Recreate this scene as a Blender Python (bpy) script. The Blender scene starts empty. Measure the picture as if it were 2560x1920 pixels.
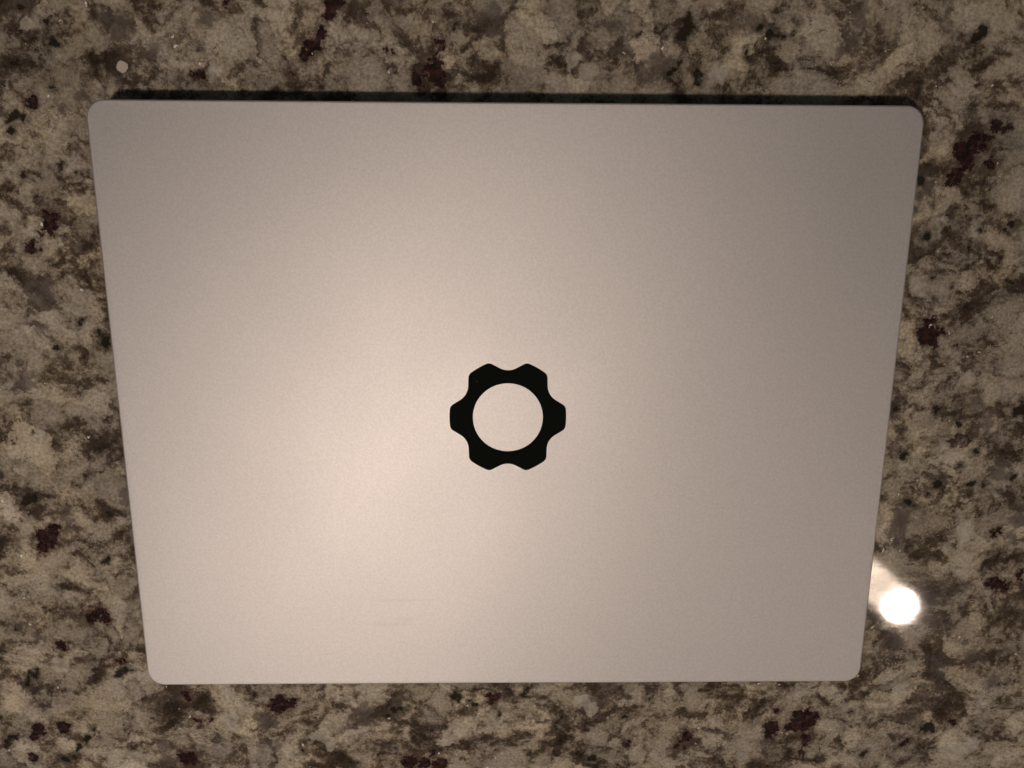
import bpy, bmesh, math, random
import numpy as np
from mathutils import Vector, Matrix

# ------------------------------------------------------------------ camera
scene = bpy.context.scene
cam_data = bpy.data.cameras.new('camera')
cam = bpy.data.objects.new('camera', cam_data)
scene.collection.objects.link(cam)
scene.camera = cam
cam_data.sensor_fit = 'HORIZONTAL'
cam_data.sensor_width = 36.0
cam_data.lens = 24.976
cam_data.clip_start = 0.01
cam_data.clip_end = 50.0
rot = Matrix(((0.99987128, -0.00159612, -0.01596459),
              (0.00480414, 0.97916908, 0.20298973),
              (0.01530804, -0.2030403, 0.97905071)))
cam.matrix_world = Matrix.Translation((-0.0028, 0.0681, 0.2807)) @ rot.to_4x4()

# ------------------------------------------------------------------ world, exposure
world = bpy.data.worlds.new('World')
scene.world = world
world.use_nodes = True
bg = world.node_tree.nodes['Background']
bg.inputs['Color'].default_value = (0.90, 0.99, 1.0, 1)
bg.inputs['Strength'].default_value = 0.030
scene.view_settings.view_transform = 'Standard'
scene.view_settings.look = 'None'
scene.view_settings.exposure = 0.0
scene.view_settings.gamma = 1.0
scene.view_settings.use_curve_mapping = False
scene.render.engine = 'CYCLES'

WARM = (1.0, 0.81, 0.69, 1)
LAMP_MAIN = 465.0       # radiance of the bulb face over the laptop
LAMP_SIDE = 115.0       # radiance of the bulb face mirrored in the granite
SHADE_GLOW = 15.0

C = scene.collection
random.seed(4)

# ------------------------------------------------------------------ helpers
def link(name, bm, mat, parent=None, smooth=False):
    me = bpy.data.meshes.new(name)
    bm.normal_update()
    bm.to_mesh(me)
    bm.free()
    if smooth is not False:
        for p in me.polygons:
            p.use_smooth = abs(p.normal.z) < 0.9995 or p.area < 1e-5
        me.set_sharp_from_angle(angle=math.radians(smooth))
    o = bpy.data.objects.new(name, me)
    C.objects.link(o)
    me.materials.append(mat)
    if parent is not None:
        o.parent = parent
    return o

def rounded_rect(w, d, r, n=14):
    pts = []
    for cx, cy, a0 in ((w/2-r, d/2-r, 0), (-w/2+r, d/2-r, 90), (-w/2+r, -d/2+r, 180), (w/2-r, -d/2+r, 270)):
        for k in range(n+1):
            a = math.radians(a0 + 90*k/n)
            pts.append((cx + r*math.cos(a), cy + r*math.sin(a)))
    return pts

def loft(bm, rings, cap=True):
    vs = [[bm.verts.new(p) for p in ring] for ring in rings]
    n = len(vs[0])
    for a, b in zip(vs, vs[1:]):
        for i in range(n):
            bm.faces.new((a[i], a[(i+1) % n], b[(i+1) % n], b[i]))
    if cap:
        bm.faces.new(list(reversed(vs[0])))
        bm.faces.new(vs[-1])
    return vs

def plate(w, d, r, profile, off=(0, 0), n=14):
    """closed rounded slab; profile = [(inset, z), ...] from the bottom up"""
    bm = bmesh.new()
    rings = []
    for ins, z in profile:
        rr = max(r-ins, 0.0003)
        rings.append([(x+off[0], y+off[1], z) for x, y in rounded_rect(w-2*ins, d-2*ins, rr, n)])
    loft(bm, rings)
    return bm

def lathe(bm, prof, n=48, closed=False):
    rings = []
    for r, z in prof:
        rings.append([(r*math.cos(2*math.pi*k/n), r*math.sin(2*math.pi*k/n), z) for k in range(n)])
    loft(bm, rings, cap=not closed)
    return bm

class N:
    """small node-tree writer"""
    def __init__(self, mat):
        self.t = mat.node_tree
    def new(self, kind, **kw):
        n = self.t.nodes.new(kind)
        for k, v in kw.items():
            setattr(n, k, v)
        return n
    def put(self, sock, v):
        if isinstance(v, bpy.types.NodeSocket):
            self.t.links.new(v, sock)
        elif v is not None:
            if sock.type == 'RGBA' and len(v) == 3:
                v = (*v, 1)
            sock.default_value = v
    def math(self, op, a, b=None, c=None, clamp=False):
        n = self.new('ShaderNodeMath', operation=op, use_clamp=clamp)
        for i, v in enumerate((a, b, c)):
            self.put(n.inputs[i], v)
        return n.outputs[0]
    def vec(self, op, a, b=None, scale=None):
        n = self.new('ShaderNodeVectorMath', operation=op)
        self.put(n.inputs[0], a)
        if b is not None:
            self.put(n.inputs[1], b)
        if scale is not None:
            self.put(n.inputs['Scale'], scale)
        return n.outputs['Value'] if op in ('DISTANCE', 'LENGTH', 'DOT_PRODUCT') else n.outputs[0]
    def noise(self, co, scale, detail=4, rough=0.55, dist=0.0, color=False):
        n = self.new('ShaderNodeTexNoise')
        self.put(n.inputs['Vector'], co)
        n.inputs['Scale'].default_value = scale
        n.inputs['Detail'].default_value = detail
        n.inputs['Roughness'].default_value = rough
        n.inputs['Distortion'].default_value = dist
        return n.outputs['Color'] if color else n.outputs['Fac']
    def voronoi(self, co, scale, feature='F1', rnd=1.0):
        n = self.new('ShaderNodeTexVoronoi', feature=feature)
        self.put(n.inputs['Vector'], co)
        n.inputs['Scale'].default_value = scale
        n.inputs['Randomness'].default_value = rnd
        return n
    def step(self, v, lo, hi, a=0.0, b=1.0):
        n = self.new('ShaderNodeMapRange', interpolation_type='SMOOTHSTEP')
        self.put(n.inputs[0], v)
        for i, x in zip((1, 2, 3, 4), (lo, hi, a, b)):
            n.inputs[i].default_value = x
        return n.outputs[0]
    def mix(self, fac, a, b):
        n = self.new('ShaderNodeMix', data_type='RGBA')
        self.put(n.inputs[0], fac)
        self.put(n.inputs[6], a)
        self.put(n.inputs[7], b)
        return n.outputs[2]
    def coords(self):
        return self.new('ShaderNodeTexCoord').outputs['Object']
    def mapping(self, co, loc=(0, 0, 0), rot=(0, 0, 0), scale=(1, 1, 1)):
        n = self.new('ShaderNodeMapping')
        self.put(n.inputs[0], co)
        n.inputs[1].default_value = loc
        n.inputs[2].default_value = rot
        n.inputs[3].default_value = scale
        return n.outputs[0]
    def bump(self, h, strength, dist):
        n = self.new('ShaderNodeBump')
        n.inputs['Strength'].default_value = strength
        n.inputs['Distance'].default_value = dist
        self.put(n.inputs['Height'], h)
        return n.outputs[0]

def material(name, color=(0.5, 0.5, 0.5), rough=0.5, metal=0.0, spec=0.5, emit=None, strength=0.0):
    m = bpy.data.materials.new(name)
    m.use_nodes = True
    b = m.node_tree.nodes['Principled BSDF']
    b.inputs['Base Color'].default_value = (*color, 1)
    b.inputs['Roughness'].default_value = rough
    b.inputs['Metallic'].default_value = metal
    b.inputs['Specular IOR Level'].default_value = spec
    if emit:
        b.inputs['Emission Color'].default_value = emit
        b.inputs['Emission Strength'].default_value = strength
    return m, b, N(m)

# ------------------------------------------------------------------ granite
# mineral inclusions of the slab: x, y, radius in metres
GARNET = [(-0.0998,-0.1354,0.0039), (-0.0940,-0.1336,0.0016), (-0.1032,-0.1366,0.0018), (-0.1425,-0.1294,0.0014), (-0.1406,-0.1317,0.0009),
    (-0.1921,-0.1058,0.0024), (-0.2073,-0.1469,0.0035), (-0.1959,-0.1452,0.0030), (-0.2108,-0.1509,0.0021), (-0.2115,-0.1603,0.0021),
    (-0.1681,-0.1140,0.0017), (-0.1428,-0.1627,0.0039), (-0.1455,-0.1589,0.0018), (-0.1371,-0.1438,0.0014), (-0.1319,-0.1428,0.0012),
    (-0.0343,-0.1600,0.0013), (-0.0438,-0.1641,0.0034), (-0.0311,-0.1665,0.0036), (-0.0373,-0.1656,0.0025), (-0.0059,-0.1326,0.0027),
    (-0.0082,-0.1312,0.0014), (0.1190,-0.1486,0.0033), (0.1186,-0.1523,0.0018), (0.1345,-0.1450,0.0044), (0.1386,-0.1426,0.0022),
    (0.1290,-0.1486,0.0026), (0.1359,-0.1549,0.0024), (0.1343,-0.1619,0.0016), (0.1215,-0.1392,0.0014), (0.1312,-0.1425,0.0025),
    (0.0804,-0.1528,0.0024), (0.0827,-0.1516,0.0013), (0.0770,-0.1577,0.0013), (0.0553,-0.1553,0.0016), (0.1807,-0.1573,0.0015),
    (0.1827,-0.1552,0.0011), (0.1787,-0.1593,0.0011), (0.2019,-0.1450,0.0015), (0.1739,0.0994,0.0037), (0.1773,0.1029,0.0037), (0.1813,0.1050,0.0022),
    (0.1713,0.0916,0.0026), (0.1848,0.0967,0.0020), (0.1847,0.1106,0.0018), (0.1889,0.1096,0.0018), (0.1706,0.1021,0.0012), (0.1759,0.0962,0.0025),
    (0.1690,0.0923,0.0015), (0.1685,0.0303,0.0039), (0.1693,0.0358,0.0023), (0.1746,0.0311,0.0016), (0.1720,0.0269,0.0015), (0.1808,0.0256,0.0010),
    (0.1661,0.0314,0.0021), (0.2126,-0.0778,0.0032), (0.2217,-0.0750,0.0021), (0.2158,-0.0802,0.0018), (-0.1753,0.0723,0.0030),
    (-0.1771,0.0761,0.0015), (-0.1712,0.0747,0.0014), (-0.1786,0.0697,0.0012), (-0.1749,0.0678,0.0012), (-0.1830,0.0626,0.0020),
    (-0.1794,0.0672,0.0008), (-0.1727,0.0720,0.0015), (-0.1917,-0.0562,0.0043), (-0.1940,-0.0589,0.0033), (-0.1892,-0.0535,0.0030),
    (-0.1751,-0.0905,0.0026), (-0.1725,-0.0930,0.0022), (-0.1789,-0.0942,0.0019), (-0.1914,-0.1056,0.0014), (-0.0644,0.1493,0.0032),
    (-0.0615,0.1509,0.0020), (-0.0677,0.1469,0.0013), (-0.0687,0.1415,0.0017), (-0.0719,0.1370,0.0025), (-0.0739,0.1347,0.0020),
    (-0.0697,0.1388,0.0018), (-0.0754,0.1327,0.0013), (-0.0813,0.1271,0.0009), (-0.1016,0.1496,0.0011), (-0.1023,0.1475,0.0009),
    (-0.0441,0.1351,0.0013), (-0.1145,0.1258,0.0018), (-0.1762,0.1158,0.0019), (-0.0280,0.1316,0.0024), (-0.0263,0.1261,0.0029),
    (-0.0341,0.1247,0.0021), (-0.0253,0.1369,0.0016), (-0.0287,0.1282,0.0021), (0.2085,-0.0543,0.0021)]
MICA = [(-0.0320,0.1288,0.0027), (-0.0290,0.1344,0.0018), (-0.0329,0.1226,0.0024), (-0.0255,0.1213,0.0021), (-0.0225,0.1262,0.0015),
    (0.0929,0.1450,0.0015), (0.1728,0.1409,0.0021), (0.1748,0.1430,0.0018), (0.0620,0.1296,0.0013), (0.0591,0.1275,0.0013), (0.0633,0.1324,0.0012),
    (0.0869,0.1353,0.0010), (-0.1848,0.1053,0.0015), (-0.1825,0.0896,0.0015), (-0.1687,0.0926,0.0013), (0.1699,0.0771,0.0011), (0.1675,0.0773,0.0009),
    (0.1623,0.0691,0.0013), (0.1549,0.0645,0.0013), (0.1802,0.0646,0.0011), (0.1995,0.0522,0.0014), (0.1674,0.0537,0.0013), (0.2117,-0.0292,0.0014),
    (0.1866,-0.0067,0.0013), (0.1766,0.0001,0.0012), (-0.0910,-0.1594,0.0014), (-0.1106,-0.1309,0.0012), (-0.0154,-0.1355,0.0012),
    (0.0527,-0.1420,0.0013), (0.0630,-0.1330,0.0013), (0.1022,-0.1546,0.0013), (0.1555,-0.1406,0.0014), (0.1631,-0.1613,0.0017),
    (0.2134,-0.1513,0.0018), (0.1684,-0.1428,0.0013), (-0.1662,-0.1190,0.0017), (-0.1635,-0.1181,0.0016), (-0.1690,-0.1204,0.0014),
    (-0.2083,-0.1235,0.0014), (-0.2067,-0.1205,0.0012), (-0.2046,-0.1178,0.0012), (-0.1833,-0.1475,0.0016), (-0.1873,-0.1515,0.0014),
    (-0.1914,-0.1565,0.0018), (-0.1956,-0.1616,0.0019), (-0.1818,-0.1501,0.0011), (-0.1373,-0.1468,0.0011), (-0.1348,-0.1482,0.0007),
    (-0.0502,-0.1383,0.0011), (-0.0537,-0.1403,0.0011), (-0.0474,-0.1377,0.0012), (-0.0438,-0.1373,0.0011), (-0.0224,-0.1307,0.0018),
    (-0.0237,-0.1331,0.0012), (0.0813,-0.1584,0.0013), (0.1914,-0.1491,0.0026), (0.2229,-0.1263,0.0011), (0.2191,-0.1277,0.0009),
    (0.2270,-0.1255,0.0011), (0.2296,-0.1250,0.0009), (0.1592,0.0900,0.0017), (0.1965,0.0736,0.0011), (0.1941,0.0723,0.0008), (0.1839,0.0712,0.0011),
    (0.1646,-0.0203,0.0019), (0.1657,-0.0187,0.0012), (0.1802,-0.0322,0.0020), (0.1783,-0.0331,0.0014), (0.1768,-0.0373,0.0012),
    (0.1698,-0.0403,0.0014), (0.1596,-0.0008,0.0012), (0.1665,-0.0004,0.0008), (0.1688,0.0004,0.0007), (0.2109,-0.0004,0.0027),
    (0.1966,-0.0317,0.0015), (0.1936,-0.0331,0.0012), (0.2004,-0.0336,0.0012), (-0.1786,0.0249,0.0014), (-0.1789,0.0273,0.0008),
    (-0.1772,0.0236,0.0009), (-0.1616,0.0300,0.0014), (-0.1586,0.0262,0.0017), (-0.1678,0.0338,0.0011), (-0.1664,0.1426,0.0016),
    (-0.1674,0.1406,0.0011), (-0.1666,0.1367,0.0023), (-0.1677,0.1339,0.0014), (-0.1669,0.1211,0.0016), (-0.1833,0.1108,0.0026),
    (-0.1800,0.1102,0.0016), (-0.1857,0.1096,0.0013), (-0.1137,0.1357,0.0010), (-0.0193,0.1446,0.0007), (-0.0208,0.1434,0.0007),
    (-0.0179,0.1460,0.0007), (0.0648,0.1433,0.0018), (0.0641,0.1403,0.0016), (0.0652,0.1461,0.0013), (0.0712,0.1291,0.0013), (0.0708,0.1266,0.0016),
    (0.0715,0.1318,0.0010), (0.0703,0.1241,0.0014), (0.0974,0.1413,0.0019), (0.1006,0.1407,0.0013), (0.1046,0.1423,0.0013), (0.1054,0.1451,0.0009),
    (-0.0314,0.1240,0.0021), (-0.0278,0.1212,0.0018), (-0.1980,-0.0391,0.0023), (-0.2008,-0.0415,0.0016), (-0.1953,-0.0373,0.0016),
    (-0.1740,-0.0299,0.0013), (-0.1776,-0.0325,0.0010), (-0.1714,-0.0282,0.0010), (-0.1684,-0.0653,0.0013), (-0.1696,-0.0671,0.0012),
    (-0.2108,-0.0975,0.0015), (-0.2220,-0.1543,0.0021), (-0.2188,-0.1513,0.0016), (-0.0038,-0.1406,0.0014), (-0.1769,0.1479,0.0016),
    (0.0424,-0.1604,0.0014), (0.0389,-0.1635,0.0018), (0.0077,-0.1317,0.0014), (0.0095,-0.1287,0.0012), (0.0112,-0.1261,0.0011),
    (0.0222,-0.1469,0.0013), (0.0240,-0.1438,0.0009), (0.1950,-0.0187,0.0010), (0.1891,-0.0248,0.0012), (0.1808,-0.0239,0.0008)]
HAZY = [(-0.1821,0.0449,0.0046), (-0.1915,0.0117,0.0032), (0.1697,-0.1077,0.0039), (-0.1410,0.1425,0.0046), (-0.1463,0.1444,0.0029),
    (-0.1112,0.1449,0.0037), (-0.1573,0.1190,0.0035), (-0.1645,0.1132,0.0021), (-0.1837,0.0324,0.0025), (0.2177,-0.0490,0.0048),
    (0.2154,-0.0543,0.0034), (-0.0062,0.1468,0.0044), (-0.0048,0.1421,0.0035), (0.2065,-0.0283,0.0044), (0.1981,-0.0050,0.0040),
    (0.1921,0.0018,0.0030), (0.0892,0.1449,0.0044), (0.1253,0.1384,0.0039), (0.1288,0.1480,0.0036), (0.0560,0.1302,0.0039), (0.0502,0.1267,0.0033),
    (0.0424,0.1363,0.0029), (0.1631,0.0872,0.0040), (0.1588,0.0842,0.0028), (-0.1079,-0.1439,0.0039), (-0.1034,-0.1562,0.0036),
    (-0.0634,-0.1392,0.0036), (0.2080,-0.1129,0.0047), (0.2169,-0.1249,0.0040), (0.2034,-0.1051,0.0032), (-0.1531,-0.1548,0.0032),
    (-0.1520,-0.1620,0.0032), (0.0392,0.1431,0.0032), (0.1924,-0.1168,0.0043), (0.1916,-0.1247,0.0029), (-0.1507,0.0063,0.0032),
    (-0.1825,-0.0465,0.0036), (-0.1569,-0.0377,0.0033), (0.1663,-0.0470,0.0038), (0.1657,-0.0560,0.0034), (-0.1211,0.1240,0.0021),
    (0.1353,0.1288,0.0030), (-0.1288,0.1349,0.0026)]
PALE = [(-0.1415,0.1285,0.0022), (0.1863,0.0138,0.0033), (0.1836,0.0160,0.0023), (0.2024,0.0546,0.0022), (-0.1942,-0.1148,0.0031),
    (-0.1967,-0.1138,0.0024), (-0.1255,-0.1418,0.0032), (-0.1230,-0.1449,0.0028), (-0.1029,0.1421,0.0014), (-0.1092,0.1268,0.0023),
    (0.0233,0.1321,0.0039), (0.0293,0.1293,0.0033), (0.0784,0.1283,0.0033), (0.0765,0.1353,0.0024), (0.1082,0.1300,0.0024), (0.1828,0.0692,0.0032),
    (0.1628,0.0521,0.0029), (0.1631,0.0490,0.0026), (-0.1385,-0.1298,0.0021), (-0.1997,-0.0273,0.0026), (-0.0835,-0.1512,0.0039),
    (-0.0801,-0.1553,0.0036), (-0.0263,-0.1537,0.0036), (-0.0208,-0.1496,0.0029), (0.1761,-0.1307,0.0040), (0.0382,-0.1379,0.0043),
    (0.0327,-0.1338,0.0036), (0.2127,-0.1596,0.0041), (0.2056,-0.1616,0.0037), (0.1811,-0.0153,0.0027), (-0.1740,0.1426,0.0026),
    (0.1947,-0.0542,0.0031), (0.1871,-0.0615,0.0028)]
CHIP = (-0.1415, 0.1285, 0.0023)
SMEARS = [(-0.0462, -0.0870, 0.0122, 0.0013), (-0.0435, -0.0763, 0.0138, 0.0009), (-0.0421, -0.0849, 0.0065, 0.0014), (-0.0737, 0.0888, 0.0002,
    0.0010), (-0.0622, -0.0203, 0.0002, 0.0015)]

CHIP = (CHIP[0], CHIP[1], CHIP[2]*0.86)
for lst, k in ((GARNET, 1.14), (MICA, 1.02)):
    lst[:] = [(x, y, r*k) for x, y, r in lst]
# more inclusions further out on the slab, beyond the photographed patch
for k in range(60):
    x, y = random.uniform(-0.55, 0.55), random.uniform(-0.42, 0.40)
    if abs(x) < 0.25 and -0.18 < y < 0.165:
        continue
    lst = random.choice((GARNET, MICA, HAZY, PALE))
    base = {id(GARNET): 0.0032, id(MICA): 0.0018, id(HAZY): 0.004, id(PALE): 0.003}[id(lst)]
    for j in range(3):
        lst.append((x+random.uniform(-0.004, 0.004), y+random.uniform(-0.004, 0.004), base*random.uniform(0.6, 1.2)))

def value_noise(xy, freq, seed):
    """smooth lattice noise in -1..1, used to bend the outlines of the inclusions"""
    tab = np.random.RandomState(seed).uniform(-1, 1, (256, 256))
    p = xy[:, :2]*freq + 50.0
    k = np.floor(p).astype(int)
    f = p-k
    f = f*f*(3-2*f)
    def at(a, b_):
        return tab[(k[:, 0]+a) % 256, (k[:, 1]+b_) % 256]
    return ((at(0, 0)*(1-f[:, 0])+at(1, 0)*f[:, 0])*(1-f[:, 1]) + (at(0, 1)*(1-f[:, 0])+at(1, 1)*f[:, 0])*f[:, 1])

def signed_field(xy, blobs, bend):
    """distance inside (+) or outside (-) the union of the inclusions, in millimetres"""
    q = np.empty((len(xy), 2))
    for a in (0, 1):
        q[:, a] = xy[:, a] + bend*(value_noise(xy, 240, 11+a) + 0.6*value_noise(xy, 620, 21+a))
    f = np.full(len(xy), -12.0)
    for x, y, r in blobs:
        np.maximum(f, (r - np.hypot(q[:, 0]-x, q[:, 1]-y))*1000.0, out=f)
    return f

def granite_material():
    m, b, n = material('polished_granite')
    co = n.coords()
    def attr(name):
        return n.new('ShaderNodeAttribute', attribute_name=name).outputs['Fac']
    def half(v, amp):
        return n.math('MULTIPLY', n.math('SUBTRACT', v, 0.5), amp)
    def lay(col, fac, amount, c2):
        return n.mix(n.math('MULTIPLY', fac, amount), col, c2)
    w1 = n.vec('SUBTRACT', n.noise(co, 260, 5, 0.75, color=True), (0.5, 0.5, 0.5))
    w2 = n.vec('SUBTRACT', n.noise(co, 34, 2, 0.5, color=True), (0.5, 0.5, 0.5))
    cb = n.vec('ADD', n.vec('ADD', co, n.vec('SCALE', w2, scale=0.026)), n.vec('SCALE', w1, scale=0.0075))
    fine = n.noise(co, 800, 3, 0.65)
    rag = n.noise(co, 300, 6, 0.74)
    flow = n.mapping(cb, rot=(0, 0, math.radians(-42)), scale=(0.72, 1.08, 1.0))
    mid = n.noise(flow, 66, 7, 0.70, 0.25)
    big = n.noise(n.mapping(co, (0.31, 0.17, 0)), 20, 2, 0.55, 0.6)
    tint = n.noise(n.mapping(cb, (1.7, 0.4, 0)), 40, 5, 0.62)

    # feldspar and quartz ground: pale rounded crystals with brown to black matter between them
    edge = n.voronoi(cb, 74, 'DISTANCE_TO_EDGE').outputs['Distance']
    vc = n.voronoi(cb, 74)
    vs = n.new('ShaderNodeSeparateColor')
    n.put(vs.inputs[0], vc.outputs['Color'])
    body = n.math('ADD', n.math('ADD', mid, half(big, 0.22)), n.math('MULTIPLY', n.math('SUBTRACT', 0.15, edge), 0.34))
    body = n.math('ADD', body, n.math('ADD', half(vs.outputs[1], 0.11), half(rag, 0.42)))
    ramp = n.new('ShaderNodeValToRGB')
    n.put(ramp.inputs[0], body)
    stops = ((0.30, (0.452, 0.434, 0.366)), (0.44, (0.366, 0.346, 0.278)), (0.512, (0.268, 0.248, 0.196)), (0.556, (0.148, 0.127, 0.096)),
             (0.605, (0.078, 0.063, 0.047)), (0.71, (0.034, 0.028, 0.020)))
    el = ramp.color_ramp.elements
    while len(el) < len(stops):
        el.new(0.5)
    for e_, (p_, c_) in zip(el, stops):
        e_.position = p_
        e_.color = (*c_, 1)
    def times(col, c):
        k = n.new('ShaderNodeMix', data_type='RGBA', blend_type='MULTIPLY')
        k.inputs[0].default_value = 1.0
        n.put(k.inputs[6], col)
        n.put(k.inputs[7], c)
        return k.outputs[2]
    col = times(ramp.outputs[0], n.mix(n.step(tint, 0.36, 0.62), (1.00, 0.945, 0.90), (0.945, 0.925, 0.965)))
    col = times(col, n.mix(vs.outputs[0], (0.74, 0.74, 0.75), (1.22, 1.22, 1.20)))
    lilac = n.step(n.noise(n.mapping(cb, (3.1, 1.2, 0)), 44, 6, 0.68), 0.53, 0.66)
    col = lay(col, lilac, 0.50, (0.150, 0.128, 0.115))
    # diagonal dark foliation
    st = n.mapping(cb, rot=(0, 0, math.radians(-42)), scale=(0.42, 1.0, 1.0))
    streak = n.step(n.noise(st, 115, 7, 0.72, 0.2), 0.555, 0.645)
    streak = n.math('MULTIPLY', streak, n.step(n.noise(n.mapping(co, (0.9, 2.2, 0)), 30, 3), 0.42, 0.58))
    col = lay(col, streak, 0.88, (0.044, 0.036, 0.027))
    # fine mottling and flecks
    col = times(col, n.mix(n.step(fine, 0.30, 0.70), (1.20, 1.20, 1.18), (0.72, 0.70, 0.68)))
    fl = n.step(n.noise(n.mapping(cb, rot=(0, 0, 0.6), scale=(0.7, 1.1, 1)), 250, 6, 0.76), 0.595, 0.635)
    flm = n.step(n.noise(n.mapping(co, (5.0, 2.0, 0)), 45, 3), 0.36, 0.50)
    flcol = n.mix(n.step(tint, 0.45, 0.55), (0.032, 0.019, 0.013), (0.075, 0.042, 0.018))
    col = lay(col, n.math('MULTIPLY', fl, flm), 0.9, flcol)

    # the larger inclusions, ragged by noise
    hz = n.math('ADD', attr('hazy'), n.math('ADD', half(mid, 14.0), half(rag, 12.0)))
    col = lay(col, n.step(hz, -1.8, 1.6), 0.70, n.mix(n.step(rag, 0.38, 0.62), (0.052, 0.040, 0.034), (0.125, 0.108, 0.098)))
    pl = n.math('ADD', attr('pale'), n.math('ADD', half(mid, -14.0), half(rag, 7.0)))
    col = lay(col, n.step(pl, -0.5, 0.7), 0.60, n.mix(n.step(rag, 0.4, 0.62), (0.490, 0.470, 0.405), (0.350, 0.330, 0.280)))
    mk = n.math('ADD', attr('mica'), n.math('ADD', half(rag, 6.0), half(mid, 4.0)))
    micacol = n.mix(n.step(tint, 0.45, 0.6), (0.014, 0.015, 0.010), (0.024, 0.016, 0.011))
    col = lay(col, n.step(mk, -2.4, 0.4), 0.75, (0.072, 0.060, 0.044))
    col = lay(col, n.step(mk, -0.35, 0.55), 0.93, micacol)
    gr = n.math('ADD', attr('garnet'), n.math('ADD', half(rag, 9.5), half(fine, 2.5)))
    gcol = n.mix(n.step(n.noise(co, 420, 3, 0.6), 0.40, 0.62), (0.011, 0.006, 0.006), (0.038, 0.012, 0.014))
    gcol = lay(gcol, n.step(n.noise(n.mapping(co, (9, 1, 0)), 300, 4), 0.54, 0.68), 0.55, (0.090, 0.050, 0.050))
    col = lay(col, n.step(gr, -3.0, 0.2), 0.68, (0.095, 0.066, 0.050))
    col = lay(col, n.step(gr, -0.30, 0.40), 0.95, gcol)
    # one bright chip, then tiny mica glints painted into the colour as pale dots
    ch = n.math('ADD', attr('chip'), half(rag, 2.0))
    col = lay(col, n.step(ch, -0.12, 0.12), 0.95, (0.50, 0.46, 0.41))
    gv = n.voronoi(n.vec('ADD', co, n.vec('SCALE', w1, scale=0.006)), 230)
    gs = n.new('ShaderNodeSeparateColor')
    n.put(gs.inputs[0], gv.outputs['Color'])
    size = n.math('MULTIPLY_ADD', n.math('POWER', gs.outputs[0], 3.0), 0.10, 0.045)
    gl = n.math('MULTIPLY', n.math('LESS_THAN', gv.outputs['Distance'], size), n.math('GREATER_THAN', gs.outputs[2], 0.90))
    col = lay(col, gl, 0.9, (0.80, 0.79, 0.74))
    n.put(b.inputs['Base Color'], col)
    # polish: nearly a mirror, with faint wiping scratches
    sc = n.noise(n.mapping(co, rot=(0, 0, math.radians(52)), scale=(0.12, 1, 1)), 900, 3, 0.7)
    n.put(b.inputs['Roughness'], n.step(sc, 0.3, 0.7, 0.036, 0.062))
    n.put(b.inputs['Normal'], n.bump(n.math('ADD', n.math('MULTIPLY', sc, 0.6), n.math('MULTIPLY', fine, 0.3)), 0.02, 0.0003))
    b.inputs['IOR'].default_value = 1.52
    return m

def countertop_mesh():
    """slab with eased edges; the photographed part of its top is finely divided to carry the inclusions"""
    X0, Y0, E = 0.60, 0.45, 0.003
    def axis(lim, lo, hi, fine=0.001, coarse=0.02):
        a = [np.linspace(-lim, lo, max(2, int((lo+lim)/coarse)), endpoint=False),
             np.linspace(lo, hi, int(round((hi-lo)/fine)), endpoint=False),
             np.linspace(hi, lim, max(2, int((lim-hi)/coarse)))]
        return np.concatenate(a)
    xs, ys = axis(X0-E, -0.262, 0.262), axis(Y0-E, -0.192, 0.172)
    nx, ny = len(xs), len(ys)
    gx, gy = np.meshgrid(xs, ys)
    xy = np.stack([gx.ravel(), gy.ravel()], 1)
    verts = [np.column_stack([xy, np.zeros(len(xy))])]
    idx = np.arange(nx*ny).reshape(ny, nx)
    quads = [np.stack([idx[:-1, :-1], idx[:-1, 1:], idx[1:, 1:], idx[1:, :-1]], -1).reshape(-1, 4)]
    loop = np.concatenate([idx[0, :-1], idx[:-1, -1], idx[-1, :0:-1], idx[:0:-1, 0]])
    rim = xy[loop]
    prev, count = loop, nx*ny
    sx, sy = np.where(np.isclose(abs(rim[:, 0]), X0-E), np.sign(rim[:, 0]), 0), np.where(np.isclose(abs(rim[:, 1]), Y0-E), np.sign(rim[:, 1]), 0)
    for out, z in ((0.0021, -0.0009), (0.003, -0.003), (0.003, -0.027), (0.0, -0.030)):
        verts.append(np.column_stack([rim[:, 0]+sx*out, rim[:, 1]+sy*out, np.full(len(rim), z)]))
        cur = np.arange(count, count+len(rim))
        quads.append(np.stack([prev, cur, np.roll(cur, -1), np.roll(prev, -1)], -1))
        prev, count = cur, count+len(rim)
    v = np.concatenate(verts)
    q = np.concatenate(quads)
    me = bpy.data.meshes.new('countertop')
    me.vertices.add(len(v))
    me.vertices.foreach_set('co', v.astype(np.float32).ravel())
    me.loops.add(q.size)
    me.loops.foreach_set('vertex_index', q.astype(np.int32).ravel())
    me.polygons.add(len(q))
    me.polygons.foreach_set('loop_start', np.arange(0, q.size, 4, dtype=np.int32))
    me.update(calc_edges=True)
    me.validate()
    for name, blobs, bend in (('garnet', GARNET, 0.0012), ('mica', MICA, 0.0014), ('hazy', HAZY, 0.0020), ('pale', PALE, 0.0018), ('chip', [CHIP], 0.0006)):
        a = me.attributes.new(name, 'FLOAT', 'POINT')
        a.data.foreach_set('value', signed_field(v, blobs, bend).astype(np.float32))
    return me

granite = granite_material()
top = bpy.data.objects.new('countertop', countertop_mesh())
C.objects.link(top)
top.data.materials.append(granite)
top['kind'] = 'structure'
top['label'] = 'polished cream and brown granite countertop flecked with burgundy garnets'

# ------------------------------------------------------------------ laptop
W, D, H = 0.29663, 0.22898, 0.01585

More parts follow.
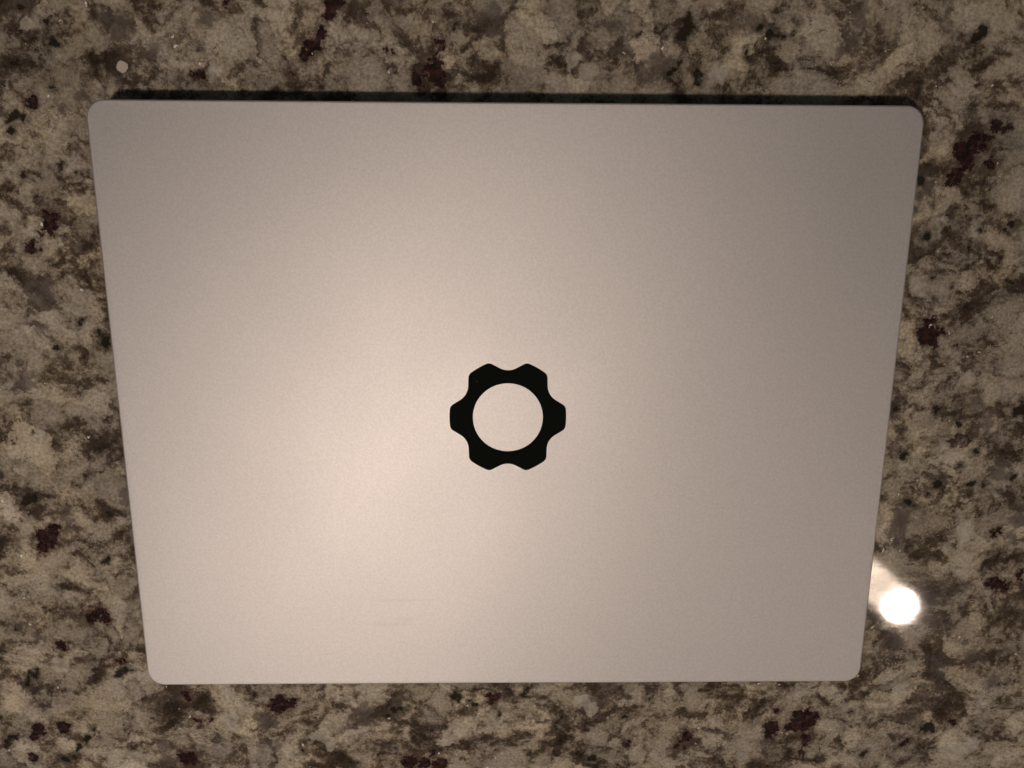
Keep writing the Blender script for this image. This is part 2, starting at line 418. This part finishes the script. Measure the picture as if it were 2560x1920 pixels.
def aluminium_material(name, grain=True):
    m, b, n = material(name, (0.64, 0.64, 0.64), 0.65, 1.0)
    co = n.coords()
    g = n.noise(co, 1150, 3, 0.6)
    g2 = n.noise(n.mapping(co, (4, 2, 1)), 2600, 2, 0.5)
    base = n.mix(n.step(g, 0.3, 0.7), (0.690, 0.684, 0.684), (0.758, 0.752, 0.751))
    if grain:
        # faint finger smears near the front edge
        sm = None
        for x, y, rx, ry in SMEARS:
            c = n.mapping(co, loc=(-x/rx, -y/ry, 0), scale=(1/rx, 1/ry, 0))
            v = n.step(n.vec('LENGTH', n.vec('ADD', c, n.vec('SCALE', n.vec('SUBTRACT', n.noise(co, 220, 3, color=True), (0.5, 0.5, 0.5)), scale=0.9))), 1.0, 0.3)
            sm = v if sm is None else n.math('MAXIMUM', sm, v)
        dv = n.voronoi(co, 75)
        dsp = n.new('ShaderNodeSeparateColor')
        n.put(dsp.inputs[0], dv.outputs['Color'])
        dust = n.math('MULTIPLY', n.math('LESS_THAN', dv.outputs['Distance'], n.math('MULTIPLY_ADD', dsp.outputs[1], 0.02, 0.006)), n.math('GREATER_THAN', dsp.outputs[0], 0.86))
        base = n.mix(n.math('MULTIPLY', dust, 0.45), base, n.mix(dsp.outputs[2], (0.35, 0.33, 0.31), (0.85, 0.84, 0.83)))
        base = n.mix(n.math('MULTIPLY', sm, 0.07), base, (0.25, 0.22, 0.20))
    n.put(b.inputs['Base Color'], base)
    haze = n.noise(co, 22, 4, 0.6)
    n.put(b.inputs['Roughness'], n.step(haze, 0.25, 0.75, 0.635, 0.665))
    n.put(b.inputs['Normal'], n.bump(n.math('ADD', g, n.math('MULTIPLY', g2, 0.6)), 0.14, 0.00006))
    if grain:
        b.inputs['Anisotropic'].default_value = 0.22
        b.inputs['Anisotropic Rotation'].default_value = 0.195
        tg = n.new('ShaderNodeTangent', direction_type='UV_MAP', uv_map='grain')
        n.put(b.inputs['Tangent'], tg.outputs[0])
    return m

alu = aluminium_material('bead_blasted_aluminium')
alu_plain = aluminium_material('chassis_aluminium', False)
black_gloss, bb, bn = material('polished_black_inlay', (0.005, 0.0065, 0.005), 0.02, 0.0, 0.3)
_co = bn.coords()
_dust = bn.voronoi(_co, 420)
_ds = bn.new('ShaderNodeSeparateColor')
bn.put(_ds.inputs[0], _dust.outputs['Color'])
_dm = bn.math('MULTIPLY', bn.step(_dust.outputs['Distance'], 0.12, 0.04), bn.math('GREATER_THAN', _ds.outputs[0], 0.97))
bn.put(bb.inputs['Base Color'], bn.mix(_dm, (0.005, 0.0065, 0.005), (0.06, 0.06, 0.055)))
black_plastic, pb, pn = material('matt_black_plastic', (0.012, 0.012, 0.013), 0.5)
pn.put(pb.inputs['Normal'], pn.bump(pn.noise(pn.coords(), 2500, 2), 0.15, 0.00005))
rubber, rb_, rn = material('black_rubber', (0.02, 0.02, 0.02), 0.8)
rn.put(rb_.inputs['Normal'], rn.bump(rn.noise(rn.coords(), 1800, 3), 0.2, 0.00008))

laptop = bpy.data.objects.new('laptop', None)
C.objects.link(laptop)
laptop.empty_display_size = 0.05
laptop['label'] = 'closed silver aluminium laptop with a black gear emblem, lying on the granite countertop'
laptop['category'] = 'laptop'

def arc_profile(z0, z1, ins_top, n=6):
    """rounded top edge from z0 up to z1"""
    return [(ins_top*(1-math.cos(math.pi/2*k/n)), z0+(z1-z0)*math.sin(math.pi/2*k/n)) for k in range(n+1)]

base = link('base', plate(W, D, 0.0073, [(0.0060, 0.0010), (0.0035, 0.0014), (0.0014, 0.0026), (0.0004, 0.0044), (0.0, 0.0060), (0.0, 0.0098), (0.0004, 0.0102)]), alu_plain, laptop, smooth=35)
bezel = link('display_bezel', plate(W-0.0018, D-0.0018, 0.0076, [(0, 0.0102), (0, 0.0113)]), black_plastic, laptop, smooth=35)
lid = link('lid', plate(W, D, 0.0067, [(0.0005, 0.0113), (0.0, 0.0117)] + arc_profile(0.01505, H, 0.0008)), alu, laptop, smooth=35)

# rolling direction of the sheet, for its slightly stretched sheen
uvl = lid.data.uv_layers.new(name='grain')
for lp in lid.data.loops:
    p = lid.data.vertices[lp.vertex_index].co
    uvl.data[lp.index].uv = (p.x*3+0.5, p.y*3+0.5)

# gear-shaped inlay: six blunt teeth round a hole
def fillet(poly, radii, seg=9):
    out = []
    n = len(poly)
    for i in range(n):
        p, a, b = Vector(poly[i]), Vector(poly[i-1]), Vector(poly[(i+1) % n])
        u, v = (a-p).normalized(), (b-p).normalized()
        half = math.acos(max(-1, min(1, u.dot(v))))/2
        r = radii[i]
        t = r/math.tan(half)
        c = p + (u+v).normalized()*(r/math.sin(half))
        s, e = p+u*t, p+v*t
        a0, a1 = math.atan2(*(s-c).yx), math.atan2(*(e-c).yx)
        da = (a1-a0+math.pi) % (2*math.pi)-math.pi
        for k in range(seg+1):
            ang = a0+da*k/seg
            out.append((c.x+r*math.cos(ang), c.y+r*math.sin(ang)))
    return out

def gear_outline(R):
    s = R/672.0
    pts, rad = [], []
    for k in range(6):
        a = math.radians(60*k)
        for x, y, r in ((662, -136, 78), (676, 0, 900), (662, 136, 78), (456.6, 263.5, 200)):
            pts.append(((x*math.cos(a)-y*math.sin(a))*s, (x*math.sin(a)+y*math.cos(a))*s))
            rad.append(r*s)
    return fillet(pts, rad)

def ring_strip(bm, lo, hi):
    n = len(lo)
    return [bm.faces.new((lo[i], lo[(i+1) % n], hi[(i+1) % n], hi[i])) for i in range(n)]

def emblem_mesh():
    bm = bmesh.new()
    outer = gear_outline(0.02246)
    n = len(outer)
    inner = []
    for x, y in outer:
        a = math.atan2(y, x)
        inner.append((0.01345*math.cos(a), 0.01345*math.sin(a)))
    # outlines that turn back in angle cannot happen here: the gear is star-shaped
    z0, z1, z2 = H-0.0003, H+0.00010, H+0.00016
    def grow(pts, f):
        return [(x*(1+f/math.hypot(x, y)), y*(1+f/math.hypot(x, y))) for x, y in pts]
    o0 = [bm.verts.new((x, y, z0)) for x, y in outer]
    o1 = [bm.verts.new((x, y, z1)) for x, y in outer]
    o2 = [bm.verts.new((x, y, z2)) for x, y in grow(outer, -0.00009)]
    i2 = [bm.verts.new((x, y, z2)) for x, y in grow(inner, 0.00009)]
    i1 = [bm.verts.new((x, y, z1)) for x, y in inner]
    i0 = [bm.verts.new((x, y, z0)) for x, y in inner]
    for a, b in ((o0, o1), (o1, o2), (o2, i2), (i2, i1), (i1, i0)):
        ring_strip(bm, a, b)
    return bm
emblem = link('emblem', emblem_mesh(), black_gloss, lid, smooth=20)
emblem['label'] = 'glossy black six-toothed gear emblem inlaid in the lid'

def rim_mesh(pts, width, z):
    """thin polished metal line round the inlay"""
    bm = bmesh.new()
    def off(f):
        return [(x*(1+f/math.hypot(x, y)), y*(1+f/math.hypot(x, y))) for x, y in pts]
    rings = []
    for f, zz in ((0.00002, H-0.0002), (0.00002, z), (width, z), (width+0.00004, H-0.0002)):
        rings.append([bm.verts.new((x, y, zz)) for x, y in off(f)])
    for a, b in zip(rings, rings[1:]):
        ring_strip(bm, a, b)
    bmesh.ops.recalc_face_normals(bm, faces=bm.faces[:])
    return bm
bright, _, brn = material('bright_cut_edge', (0.60, 0.60, 0.60), 0.50, 1.0)
link('emblem_rim', rim_mesh(gear_outline(0.02246), 0.00006, H+0.00003), bright, lid, smooth=30)

# rear hinge barrel, side expansion cards with their sockets, rubber feet
def bar_x(x0, x1, y, z, r, n=20):
    bm = bmesh.new()
    rings = [[(x, y+r*math.cos(2*math.pi*k/n), z+r*math.sin(2*math.pi*k/n)) for k in range(n)] for x in (x0, x1)]
    loft(bm, rings)
    bmesh.ops.recalc_face_normals(bm, faces=bm.faces[:])
    return bm
link('hinge', bar_x(-0.105, 0.105, D/2-0.0030, 0.0102, 0.0026), black_plastic, laptop, smooth=40)
for sx in (-1, 1):
    for yc in (0.062, 0.028):
        bm = bmesh.new()
        rings = []
        for ins, x in ((0, -0.004), (0, 0.00005), (0.0003, 0.0003)):
            rings.append([(sx*(W/2+x), yc+a, 0.0074+b) for a, b in rounded_rect(0.0298-2*ins, 0.0046-2*ins, 0.0009, 5)])
        loft(bm, rings)
        bmesh.ops.recalc_face_normals(bm, faces=bm.faces[:])
        card = link('expansion_card', bm, alu_plain, laptop, smooth=35)
        bm = bmesh.new()
        rings = []
        for ins, x in ((0, 0.0001), (0, 0.00042), (0.0004, 0.00044), (0.0005, -0.0006)):
            rings.append([(sx*(W/2+x), yc+a, 0.0074+b) for a, b in rounded_rect(0.0090-2*ins, 0.0032-2*ins, 0.00155-ins, 7)])
        loft(bm, rings)
        bmesh.ops.recalc_face_normals(bm, faces=bm.faces[:])
        link('port', bm, black_plastic, card, smooth=35)
for fx, fy, fw in ((0, 0.088, 0.22), (-0.115, -0.094, 0.03), (0.115, -0.094, 0.03)):
    link('rubber_foot', plate(fw, 0.007, 0.003, [(0.0004, 0.0), (0, 0.0004), (0, 0.0012)], off=(fx, fy), n=6), rubber, laptop, smooth=40)

# ------------------------------------------------------------------ pendant lamps overhead
def pendant(loc, radiance, label):
    root = bpy.data.objects.new('pendant_lamp', None)
    C.objects.link(root)
    root.location = loc
    root['label'] = label
    root['category'] = 'lamp'
    root['group'] = 'pendant lamps over the counter'
    R, hgt = 0.0285, 0.20
    gm, gb, gn = material('frosted_glass', (0.8, 0.78, 0.74), 0.4)
    co = gn.coords()
    sep = gn.new('ShaderNodeSeparateXYZ')
    gn.put(sep.inputs[0], co)
    # the filament glows through the frosted glass a little above the rim
    hot = gn.step(gn.math('ABSOLUTE', gn.math('SUBTRACT', sep.outputs[2], 0.075)), 0.04, 0.0, 1.0, 1.5)
    gb.inputs['Emission Color'].default_value = (1.0, 0.78, 0.60, 1)
    gn.put(gb.inputs['Emission Strength'], gn.math('MULTIPLY', hot, SHADE_GLOW))
    bm = bmesh.new()
    prof = [(R*0.97, 0.0), (R, 0.0015), (R, hgt*0.8), (R*0.9, hgt*0.93), (R*0.5, hgt)]
    lathe(bm, prof, closed=True)
    link('shade', bm, gm, root, smooth=50)
    em, eb, en = material('bulb_face', (0.8, 0.8, 0.8), 0.4, emit=WARM, strength=radiance)
    bm = bmesh.new()
    lathe(bm, [(R*0.5, 0.014), (R*0.92, 0.010), (R*0.94, 0.006), (R*0.80, 0.0028), (R*0.45, 0.0009), (R*0.08, 0.0003)][::-1])
    bmesh.ops.recalc_face_normals(bm, faces=bm.faces[:])
    link('bulb', bm, em, root, smooth=60)
    cm, _, _ = material('brushed_nickel', (0.55, 0.53, 0.50), 0.35, 1.0)
    bm = bmesh.new()
    lathe(bm, [(R*0.52, hgt-0.004), (R*0.52, hgt+0.02), (0.006, hgt+0.03), (0.005, hgt+0.6)])
    link('stem', bm, cm, root, smooth=40)
    return root

pendant((-0.145, -0.186, 0.75), LAMP_MAIN, 'lit frosted glass pendant lamp almost above the laptop, glowing on its lid')
pendant((0.637, -0.508, 0.75), LAMP_SIDE, 'lit frosted glass pendant lamp mirrored as a white disc in the granite')
